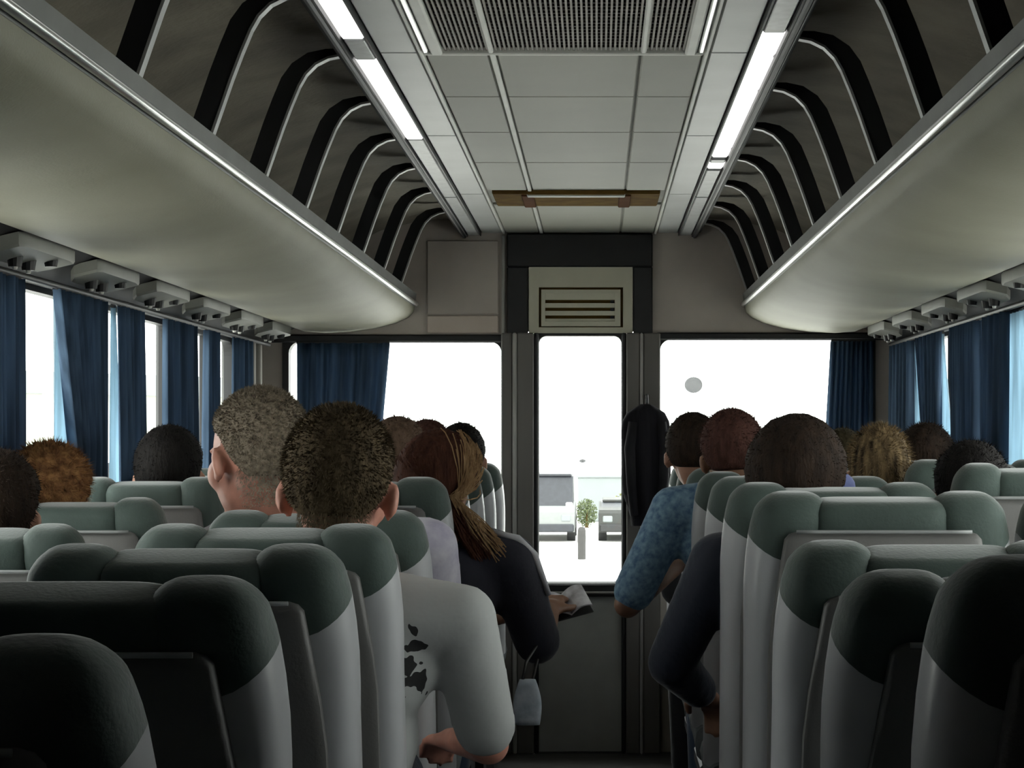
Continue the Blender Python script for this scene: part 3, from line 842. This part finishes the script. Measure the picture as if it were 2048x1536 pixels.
def black_print(m):                         # the dark flat print on the T-shirt
    nt = m.node_tree; N = nt.nodes; L = nt.links; b = N['Principled BSDF']
    src = b.inputs['Base Color'].links[0].from_socket
    tc = N.new('ShaderNodeTexCoord'); nz = N.new('ShaderNodeTexNoise'); nz.inputs['Scale'].default_value = 34; nz.inputs['Detail'].default_value = 1
    L.new(tc.outputs['Object'], nz.inputs['Vector'])
    sp = N.new('ShaderNodeSeparateXYZ'); L.new(tc.outputs['Object'], sp.inputs[0])
    def mth(op, a, b_=None):
        n_ = N.new('ShaderNodeMath'); n_.operation = op
        for i_, q in enumerate((a, b_)):
            if q is None: continue
            if isinstance(q, (int, float)): n_.inputs[i_].default_value = q
            else: L.new(q, n_.inputs[i_])
        return n_.outputs[0]
    # distance to a short slanting line on the shoulder blade (person space)
    dx = mth('ABSOLUTE', mth('SUBTRACT', sp.outputs[0], PRINT_X)); dz = mth('ABSOLUTE', mth('SUBTRACT', sp.outputs[2], PRINT_Z))
    rr = mth('ADD', mth('POWER', mth('DIVIDE', dx, .026), 2.0), mth('POWER', mth('DIVIDE', dz, .066), 2.0))
    ok = mth('GREATER_THAN', mth('SUBTRACT', nz.outputs['Fac'], mth('MULTIPLY', rr, .16)), .46)
    mx = N.new('ShaderNodeMix'); mx.data_type = 'RGBA'; L.new(ok, mx.inputs[0]); L.new(src, mx.inputs[6]); mx.inputs[7].default_value = (.012,.012,.013,1)
    L.new(mx.outputs[2], b.inputs['Base Color'])

NEU = dict(hip=(0,0,.56), head=(0,-.09,1.195), sl=(-.175,-.05,.985), sr=(.175,-.05,.985), el=(-.205,.0,.74), er=(.205,.0,.74),
           wl=(-.10,.14,.675), wr=(.10,.14,.675), kl=(-.11,.265,.555), kr=(.11,.265,.555), al=(-.10,.25,.085), ar=(.10,.25,.085), sleeve=1.6)
def off(sp, o):                             # world joints -> person space
    r = dict(sp)
    for k in ('hip','head','sl','sr','el','er','wl','wr','kl','kr','al','ar'): r[k] = tuple(Vector(sp[k]) - Vector(o))
    return r
PEOPLE = {}
def queue(key, sp, vox=.010):
    b, sh, tr, shoes = build(sp); PEOPLE[key] = ([], [], [], shoes, sp)
    JOBS.append((b, vox, 'body_'+key, M[sp.get('skin','skin')], PEOPLE[key][0]))
    JOBS.append((sh, .013, 'shirt_'+key, M[sp.get('shirt','plain_shirt')], PEOPLE[key][1]))
    JOBS.append((tr, .014, 'trousers_'+key, M[sp.get('pants','trousers')], PEOPLE[key][2]))
queue('generic', NEU)
for key, q in (('slim_a', .075), ('slim_b', -.075)):      # slim sitters by the windows, shoulders turned inwards
    n_ = dict(NEU, g=.74, hip=(q,0,.56), sl=(q-.115,-.05,.98), sr=(q+.115,-.05,.98), el=(q-.118,.06,.75), er=(q+.118,.06,.75), wl=(q-.06,.17,.675), wr=(q+.06,.17,.675),
              kl=(q-.08,.262,.555), kr=(q+.08,.262,.555), al=(q-.07,.25,.085), ar=(q+.07,.25,.085))
    queue(key, n_)
# young man in the pale T-shirt
o1 = (-.45, 3.74, 0)
man1 = dict(hip=(-.45,3.74,.56), head=(-.394,3.60,1.163), rot=hrotm(-3,-6,2), hs=1.19, sl=(-.60,3.66,.915), sr=(-.180,3.66,.905),
     el=(-.65,3.75,.68), er=(-.135,3.77,.66), wl=(-.52,3.90,.66), wr=(-.21,3.95,.64), kl=(-.56,4.02,.555), kr=(-.35,4.02,.555), al=(-.55,4.0,.085), ar=(-.35,4.0,.085), sleeve=.85, shirt='tee_grey', skin='skin_pink', pants='jeans', g=1.08)
queue('man1', off(man1, o1), .008)
PRINT_X, PRINT_Z = -.262+.45, .815
black_print(M['tee_grey'])
o2 = (-.50, 4.38, 0)
man2 = dict(hip=(-.50,4.38,.56), head=(-.655,4.26,1.208), rot=hrotm(40,-12,6), hs=1.23, sl=(-.69,4.30,.975), sr=(-.295,4.30,1.0),
     el=(-.725,4.40,.76), er=(-.275,4.40,.76), wl=(-.60,4.50,.68), wr=(-.37,4.50,.68), kl=(-.62,4.60,.56), kr=(-.38,4.60,.56), al=(-.61,4.57,.085), ar=(-.39,4.57,.085), sleeve=1.0, shirt='lavender', pants='trousers', skin='skin_pink')
queue('man2', off(man2, o2), .008)
o3 = (-.43, 4.96, 0)
woman = dict(hip=(-.43,4.96,.56), head=(-.325,4.88,1.125), rot=hrotm(-22,-22,14), hs=1.06, sl=(-.45,4.90,.96), sr=(-.145,4.92,.935),
     el=(-.50,5.02,.74), er=(-.075,4.98,.715), wl=(-.19,5.20,.775), wr=(-.055,5.17,.785), kl=(-.53,5.24,.555), kr=(-.33,5.24,.555), al=(-.52,5.21,.085), ar=(-.33,5.21,.085), sleeve=.92, shirt='navy_top', skin='skin_brown', pants='jeans', curl=.75, g=.95)
queue('woman', off(woman, o3), .008)
o4 = (.50, 5.69, 0)
den = dict(hip=(.50,5.69,.56), head=(.448,5.60,1.198), rot=hrotm(0,-4,-4), hs=1.02, sl=(.285,5.64,1.035), sr=(.64,5.64,1.02),
     el=(.155,5.66,.765), er=(.68,5.72,.75), wl=(.29,5.78,.86), wr=(.57,5.83,.68), kl=(.40,5.97,.555), kr=(.61,5.97,.555), al=(.40,5.94,.085), ar=(.60,5.94,.085), sleeve=.86, shirt='denim', skin='skin_brown', pants='jeans')
queue('denim', off(den, o4), .008)
o5 = (.53, 4.42, 0)
nav = dict(hip=(.53,4.42,.56), head=(.498,4.30,1.152), rot=hrotm(-10,-6,0), hs=1.08, sl=(.335,4.37,.965), sr=(.66,4.37,.965),
     el=(.235,4.47,.735), er=(.665,4.47,.74), wl=(.31,4.60,.65), wr=(.56,4.56,.67), kl=(.43,4.70,.555), kr=(.63,4.70,.555), al=(.43,4.67,.085), ar=(.63,4.67,.085), sleeve=1.9, shirt='denim_dark', skin='skin_brown', pants='denim_dark')
queue('navy', off(nav, o5), .008)
remesh_all()
def make_person(key, label, loc, hairm, hairmesh, shirt=None, group=None, scale=1):
    bm_, sm_, tm_, shoes, sp = PEOPLE[key]
    t = thing('person', label, 'person', loc, group)
    t.scale = (scale,)*3
    obj('body', bm_[0], None, t)
    s_ = obj('shirt', sm_[0], None, t); obj('trousers', tm_[0], None, t)
    if shirt:
        s_.material_slots[0].link = 'OBJECT'; s_.material_slots[0].material = shirt
    for q in shoes:
        obj('shoe', q if isinstance(q, bpy.types.Mesh) else q.mesh('shoe', M['shoe'], True), None, t)
    h = obj('hair', hairmesh, None, t); h.location = sp['head']
    return t
H = {}
H['m1'] = hair_mat('short_brown_hair', (.040,.028,.015), (.095,.068,.038))
H['m2'] = hair_mat('grey_brown_hair', (.13,.105,.078), (.30,.25,.19), 90, (1,1,1))
H['auburn'] = hair_mat('auburn_hair', (.028,.010,.007), (.075,.028,.016))
H['lightbrown'] = hair_mat('light_brown_hair', (.17,.095,.045), (.36,.23,.12))
H['black'] = hair_mat('black_hair', (.006,.005,.005), (.014,.012,.011))
H['dark'] = hair_mat('dark_brown_hair', (.014,.009,.007), (.035,.022,.015))
H['orange'] = hair_mat('ginger_hair', (.09,.035,.014), (.36,.19,.08), 40, (1,1,1))
H['streak'] = hair_mat('streaked_hair', (.022,.014,.008), (.30,.21,.11), 55, (1,1,.10))
H['redbrown'] = hair_mat('red_brown_hair', (.045,.018,.014), (.10,.045,.035))
H['olive'] = hair_mat('olive_brown_hair', (.03,.024,.012), (.07,.055,.03))
H['brown'] = hair_mat('mid_brown_hair', (.075,.048,.032), (.16,.105,.075))
s1 = PEOPLE['man1'][4]; s2 = PEOPLE['man2'][4]; s3 = PEOPLE['woman'][4]; s4 = PEOPLE['denim'][4]; s5 = PEOPLE['navy'][4]
make_person('man1', 'person with short brown hair in a pale grey T-shirt, arm bulging into the aisle', o1, None,
            hair_mesh('hair_m1', H['m1'], s1['rot'], s1['hs'], .009, -.80, .002, seed=1, spikes=16000, slen=.009, nape=3500))
make_person('man2', 'person with cropped grey-brown hair in a lavender shirt, head turned to the windows', o2, None,
            hair_mesh('hair_m2', H['m2'], s2['rot'], s2['hs'], .007, -.78, .002, seed=2, spikes=16000, slen=.008, nape=3500))
def wstrand(rnd, k):                        # long hair falling over the aisle-side shoulder
    d = V(rnd.uniform(-.5,1.0), rnd.uniform(-1.0,.15), rnd.uniform(.0,1.0)).normalized()
    rot = s3['rot']; hs = s3['hs']; pts = []
    side = rnd.uniform(.0,1.0)
    e = V(.55+.5*side*.6, -.55+.3*rnd.random(), -.45).normalized()
    for q in range(6):
        u = q/5; v = d.lerp(e, u).normalized()
        pts.append(rot @ (skull(v, .016+.006*rnd.random())*hs))
    tail = V(.140+.055*(side-.5), .015+.03*rnd.uniform(-1,1), -.15-.08*rnd.random())
    st = pts[-1]
    for q in range(1, 7):
        u = q/6
        pts.append(st.lerp(tail, u) + V(.020*math.sin(u*3.0+k), .006*math.cos(k), 0)*u*(1-u)*2)
    return pts, .0024
wp = make_person('woman', 'person with long auburn hair in a navy top, leaning into the aisle over a magazine', o3, None,
            hair_mesh('hair_w', H['auburn'], s3['rot'], s3['hs'], .020, -.75, .004, seed=3, spikes=0, strands=1000, sfun=wstrand))
hl_ = MB(); rnd = random.Random(9); hd3 = V(*s3['head'])
for k in range(420):                         # lighter outer lock
    pts, wd = wstrand(rnd, k)
    if pts[4].x < .052 or pts[-1].x < .135: continue
    pts = [p*1.03 + V(.010, -.008, .004) for p in pts]
    vs, fs = [], []
    for q, p in enumerate(pts):
        t_ = (pts[min(q+1,len(pts)-1)]-pts[max(q-1,0)]).normalized(); w_ = t_.cross(V(.1,-1,.1)).normalized()*.0013
        vs += [hd3+p-w_, hd3+p+w_]
    for q in range(len(pts)-1): fs.append((2*q,2*q+1,2*q+3,2*q+2))
    hl_.add(vs, fs)
obj('hair_highlights', hl_, H['lightbrown'], wp, True)
# pale seam on her shoulder
a = V(-.185,4.885,1.006)-V(*o3); b_ = V(-.125,4.89,.990)-V(*o3); c_ = V(-.085,4.90,.950)-V(*o3); d_ = V(-.050,4.925,.850)-V(*o3)
obj('shoulder_stripe', MB().tube([a, b_, c_, d_], [.007,.010,.010,.007], 8), mat('white_stripe', (.55,.55,.58), .8), wp, True)
# magazine in her hand
mg_loc = (-.012, 5.25, .80)
mgz = thing('magazine', 'small glossy open magazine held out over the aisle by the auburn-haired person', 'magazine', mg_loc)
mgz.rotation_euler = (R(28), R(-14), R(12))
M['page'] = mat('printed_page', (.30,.28,.31), .3, c2=(.85,.84,.88), scale=28, coat=.3)
for s in (-1, 1):
    m_ = MB(); rg = []
    for i in range(9):
        u = i/8; x = s*u*.058; z = .012*math.sin(u*math.pi*.9)+.010*u
        rg.append([(x,-.05,z),(x,.05,z),(x,.05,z-.004),(x,-.05,z-.004)])
    obj('page', m_.rings(rg), M['page'], mgz, True, 40)
obj('cover', MB().cbox(-.060,.060,-.052,.052,-.012,-.008,.002), M['black'], mgz)
# pale bag at her elbow
bloc = (-.10, 4.86, .54)
bag = thing('small_bag', 'small pale blue cloth bag dangling in the aisle by the auburn-haired person', 'bag', bloc)
m_ = MB(); rg = []
for i in range(9):
    u = i/8
    rg.append([(p[0], p[1], u*.11) for p in (sup(.030+.010*math.sin(u*3)-.012*u, .018*(1-.5*u), 2.5, k, 16) for k in range(16))])
obj('pouch', m_.rings(rg), fabric('pale_blue_cloth', (.34,.40,.47), (.55,.60,.66), 30), bag, True)
obj('strap', MB().tube([(-.012,0,.105),(-.004,.01,.15),(.02,.06,.185),(.035,.10,.19),(.022,.08,.15),(.012,.02,.105)], .004, 6), M['shoe'], bag, True)
make_person('denim', 'person with red-brown hair in a rolled-sleeve denim shirt, elbow out in the aisle', o4, None,
            hair_mesh('hair_d', H['redbrown'], s4['rot'], s4['hs'], .014, -.70, .003, seed=4, spikes=4000, slen=.014))
np_ = make_person('navy', 'person with thick dark hair in a navy jacket with a blue collar', o5, None,
            hair_mesh('hair_n', H['dark'], s5['rot'], s5['hs'], .022, -.80, .004, seed=5, spikes=6000, slen=.010, wide=1.06))
nb = (V(*s5['sl'])+V(*s5['sr']))/2
rg = []
for zz, rr in ((-.01,.10),(.035,.082),(.075,.070),(.078,.062),(.03,.07)):
    rg.append([(nb.x+rr*1.15*math.cos(2*math.pi*k/20)+.03, nb.y+.01+rr*math.sin(2*math.pi*k/20), nb.z+.02+zz) for k in range(20)])
obj('collar', MB().rings(rg, cap=False), M['blue_shirt'], np_, True)
hb = MB()
for dx, dz, r_ in ((.045,.11,.060),(.075,.150,.050),(.098,.165,.040),(.085,.11,.055),(.02,.08,.06)): hb.ell((nb.x+dx, nb.y+.012, nb.z+dz), (r_, .05, r_*.85))
obj('hood', hb, M['blue_shirt'], np_, True)
def passenger(px, top, Y, hair, label, seed, thick=.011, low=-.68, spikes=2500, slen=.014, nz=.003, shirt=None, wide=1.0, rot=None, body='generic'):
    zt = pxZ(top, Y); sc = zt/(1.195+.104+thick)
    X = pxX(px, Y)
    h = hair_mesh('hair_%d' % seed, H[hair], rot or hrotm(), 1.0, thick, low, nz, seed=seed, spikes=spikes, slen=slen, wide=wide)
    make_person(body, label, (X, Y+.14*sc, 0), None, h, shirt, None, sc)
def shm(n, c): return fabric(n, c)
passenger(-24, 897, 3.60, 'dark', 'person with dark brown hair in the left window seat behind the ginger-haired one', 11, .016, -.8, 4000, body='slim_a')
passenger(88, 884, 4.18, 'orange', 'person with curly ginger hair by the left windows', 12, .022, -.8, 8000, .022, .012, shm('rust_shirt', (.15,.08,.05)), body='slim_a')
passenger(331, 849, 4.84, 'black', 'person with black hair by a dark curtain on the left', 13, .012, -.75, 2500, .009, body='slim_a')
passenger(792, 832, 5.47, 'brown', 'person with mid-brown hair directly in front of the auburn-haired person', 14, body='slim_b')
passenger(852, 838, 6.12, 'redbrown', 'person with red-brown hair on the bus left, two rows behind the front wall', 15, body='slim_b', shirt=M['trousers'])
passenger(920, 845, 6.74, 'black', 'person with black hair on the bus left aisle side in the second row', 16, body='slim_b', shirt=M['trousers'])
passenger(1388, 824, 6.2, 'dark', 'person with dark hair in the right aisle seat ahead of the denim shirt', 17, .014, body='slim_a', shirt=M['trousers'])
passenger(1764, 849, 4.93, 'streak', 'person with blonde-streaked brown hair on the bus right by the windows', 18, .014, -.85, 5000, .018, wide=.92, body='slim_a')
passenger(1856, 845, 5.58, 'dark', 'person with dark hair close to the curtain painted with pale window glow on the right', 19, .014, -.8, body='slim_b')
passenger(1950, 880, 4.30, 'black', 'person with black hair low behind a right window seat', 20, .014, -.8, body='slim_a')
passenger(1688, 856, 6.84, 'olive', 'person with olive-brown hair near the right front curtain', 21, .012, body='slim_b')

# black jacket hung on the pillar by the door
jl = (.262, 7.74, .895)
jk = thing('jacket', 'black jacket hanging in folds on the pillar right of the front door', 'jacket', jl)
rg = []
for i in range(15):
    u = i/14; z = .47*u
    hw = .050+.045*sm(0,.35,u)-.0*u
    if u > .80: hw *= math.sqrt(max(.02, 1-((u-.80)/.2)**2*.95))
    cx_ = -.012*(1-u) + .004*math.sin(u*5)
    row = []
    for k in range(40):
        a_ = 2*math.pi*k/40; fold = 1+.13*math.sin(a_*7+u*2)*(1-.5*u)
        row.append((cx_+hw*math.cos(a_), .036*math.sin(a_)*fold*(.6+.4*hw/.095)-.004, z))
    rg.append(row)
obj('coat_body', MB().rings(rg), mat('black_cloth', (.014,.013,.016), .9, spec=.1, var=.3, scale=20, stretch=(3,3,.2)), jk, True)
for s in (-1,1): obj('sleeve', MB().tube([(s*.055,-.030,.40),(s*.068,-.040,.30),(s*.062,-.042,.16),(s*.05,-.038,.04)], [.018,.021,.019,.016], 12), mat('black_sleeve', (.020,.019,.022), .9, spec=.1, var=.3), jk, True)
obj('coat_hook', MB().tube([(0,.06,.50),(0,.01,.505),(0,-.005,.49),(0,-.008,.46)], .005, 8), M['black'], jk, True)

# ------------------------------------------------------------------ outside
GZ = -1.4
struct('ground', MB().box(-120,120,-60,160,GZ-.2,GZ), M['concrete'])
def car(name, label, x, y, w, l, hood, top, body_m, hood_l=.9):
    t = thing(name, label, 'vehicle', (x, y, GZ))
    pr = [(0,.25),(0,hood*.9),(.08,hood),(hood_l,hood+.05),(l-.2,hood+.1),(l,hood*.9),(l,.25)]
    obj('body_shell', MB().plate(pr, 'x', -w/2, w/2), body_m, t)
    gp = [(hood_l-.05,hood+.04),(hood_l+.5,top-.06),(l*.85,top-.06),(l-.2,hood+.08)]
    obj('cabin_glass', MB().plate(gp, 'x', -w/2+.06, w/2-.06), M['car_glass'], t)
    obj('roof_panel', MB().cbox(-w/2+.1, w/2-.1, hood_l+.45, l*.86, top-.07, top, .02), body_m if body_m is M['car_dark'] else M['car_glass'], t)
    for sx in (-1,1):
        for yy in (.75, l-.8):
            obj('wheel', MB().tube([(sx*(w/2-.2), yy, .31),(sx*(w/2+.01), yy, .31)], .31, 18), M['black'], t)
        obj('headlamp', MB().cbox(sx*(w/2-.22)-.12, sx*(w/2-.22)+.12, -.02, .05, hood*.62, hood*.82, .02), M['road_wall'], t)
    obj('bumper', MB().cbox(-w/2+.02,w/2-.02,-.06,.1,.25,.45,.03), M['car_glass'] if body_m is not M['car_dark'] else M['black'], t)
    return t
c1 = car('van', 'pale van with a dark windscreen parked beyond the front door glass', -1.36, 50, 1.72, 4.2, .83, 1.68, M['car_white'])
obj('wing_mirror', MB().cbox(.62,.80,.75,.85,.85,.97,.03), mat('white_mirror', (.8,.8,.8), .5), c1)
car('dark_car', 'dark car parked beyond the front door glass beside the yellow-green bush', .98, 50, 1.75, 4.2, .80, 1.02, M['car_dark'])
tag(obj('bollard', MB().tube([(0,0,0),(0,0,.62),(0,0,.68),(0,0,.70)], [.09,.09,.07,.03], 14), mat('dark_post', (.035,.033,.032), .7), loc=(-.27,43,GZ)), 'short dark bollard standing on the pale forecourt between van and car', 'bollard')
wl_ = obj('boundary_wall', MB().cbox(-.55,7.0,0,.3,0,1.38,.03).cbox(-.6,7.05,-.05,.35,1.36,1.44,.02), M['road_wall'], loc=(0,62,GZ))
tag(wl_, 'low pale grey boundary wall behind the parked car', 'wall')
def bush(name, label, loc, r, n, m, seed):
    rnd = random.Random(seed); mb = MB()
    for _ in range(n):
        d = V(rnd.gauss(0,1), rnd.gauss(0,1), rnd.gauss(0,1)).normalized()*rnd.random()**.4
        c = V(d.x*r[0], d.y*r[1], r[2]+d.z*r[2]); a = V(rnd.gauss(0,1), rnd.gauss(0,1), rnd.gauss(0,1)).normalized(); b = a.orthogonal().normalized()
        s_ = .05*max(r)+.02
        mb.add([c-a*s_, c+b*s_*.5, c+a*s_, c-b*s_*.5], [(0,1,2,3)])
    t = thing(name, label, 'bush', loc)
    obj('foliage', mb, m, t); obj('stem', MB().tube([(0,0,0),(.02,0,r[2]*1.2)], [.05,.02], 8), M['brown_vent'], t)
bush('bush', 'yellow-green bush behind the dark parked car', (1.1, 56.5, GZ), (.8,.6,.55), 1400, M['leaf_yellow'], 5)
bush('bush', 'dark green bush beside the pale van', (-.25, 58, GZ), (.34,.34,.42), 900, M['leaf'], 6)
def house(name, label, loc, w, d, h, nw, rotz=0):
    t = thing(name, label, 'building', loc, rotz=rotz)
    obj('walls', MB().box(-w/2,w/2,0,d,0,h), M['house'], t)
    obj('roof', MB().rings([[(-w/2-.3,-.3,h),(w/2+.3,-.3,h),(w/2+.3,d+.3,h),(-w/2-.3,d+.3,h)],[(-w/2,0,h+.5),(w/2,0,h+.5),(w/2,d,h+.5),(-w/2,d,h+.5)]]), M['road_wall'], t)
    for i in range(nw):
        x = -w/2+w*(i+.5)/nw
        wo = obj('window', MB().box(x-.55,x+.55,-.06,.02,.9,2.1), M['white_trim'], t)
        obj('pane', MB().box(x-.48,x+.48,-.075,-.06,.97,2.03), M['car_glass'], wo)
house('house', 'pale green low house seen through the gap in the left curtains', (-13, 44, GZ), 14, 6, 3.6, 5, R(55))
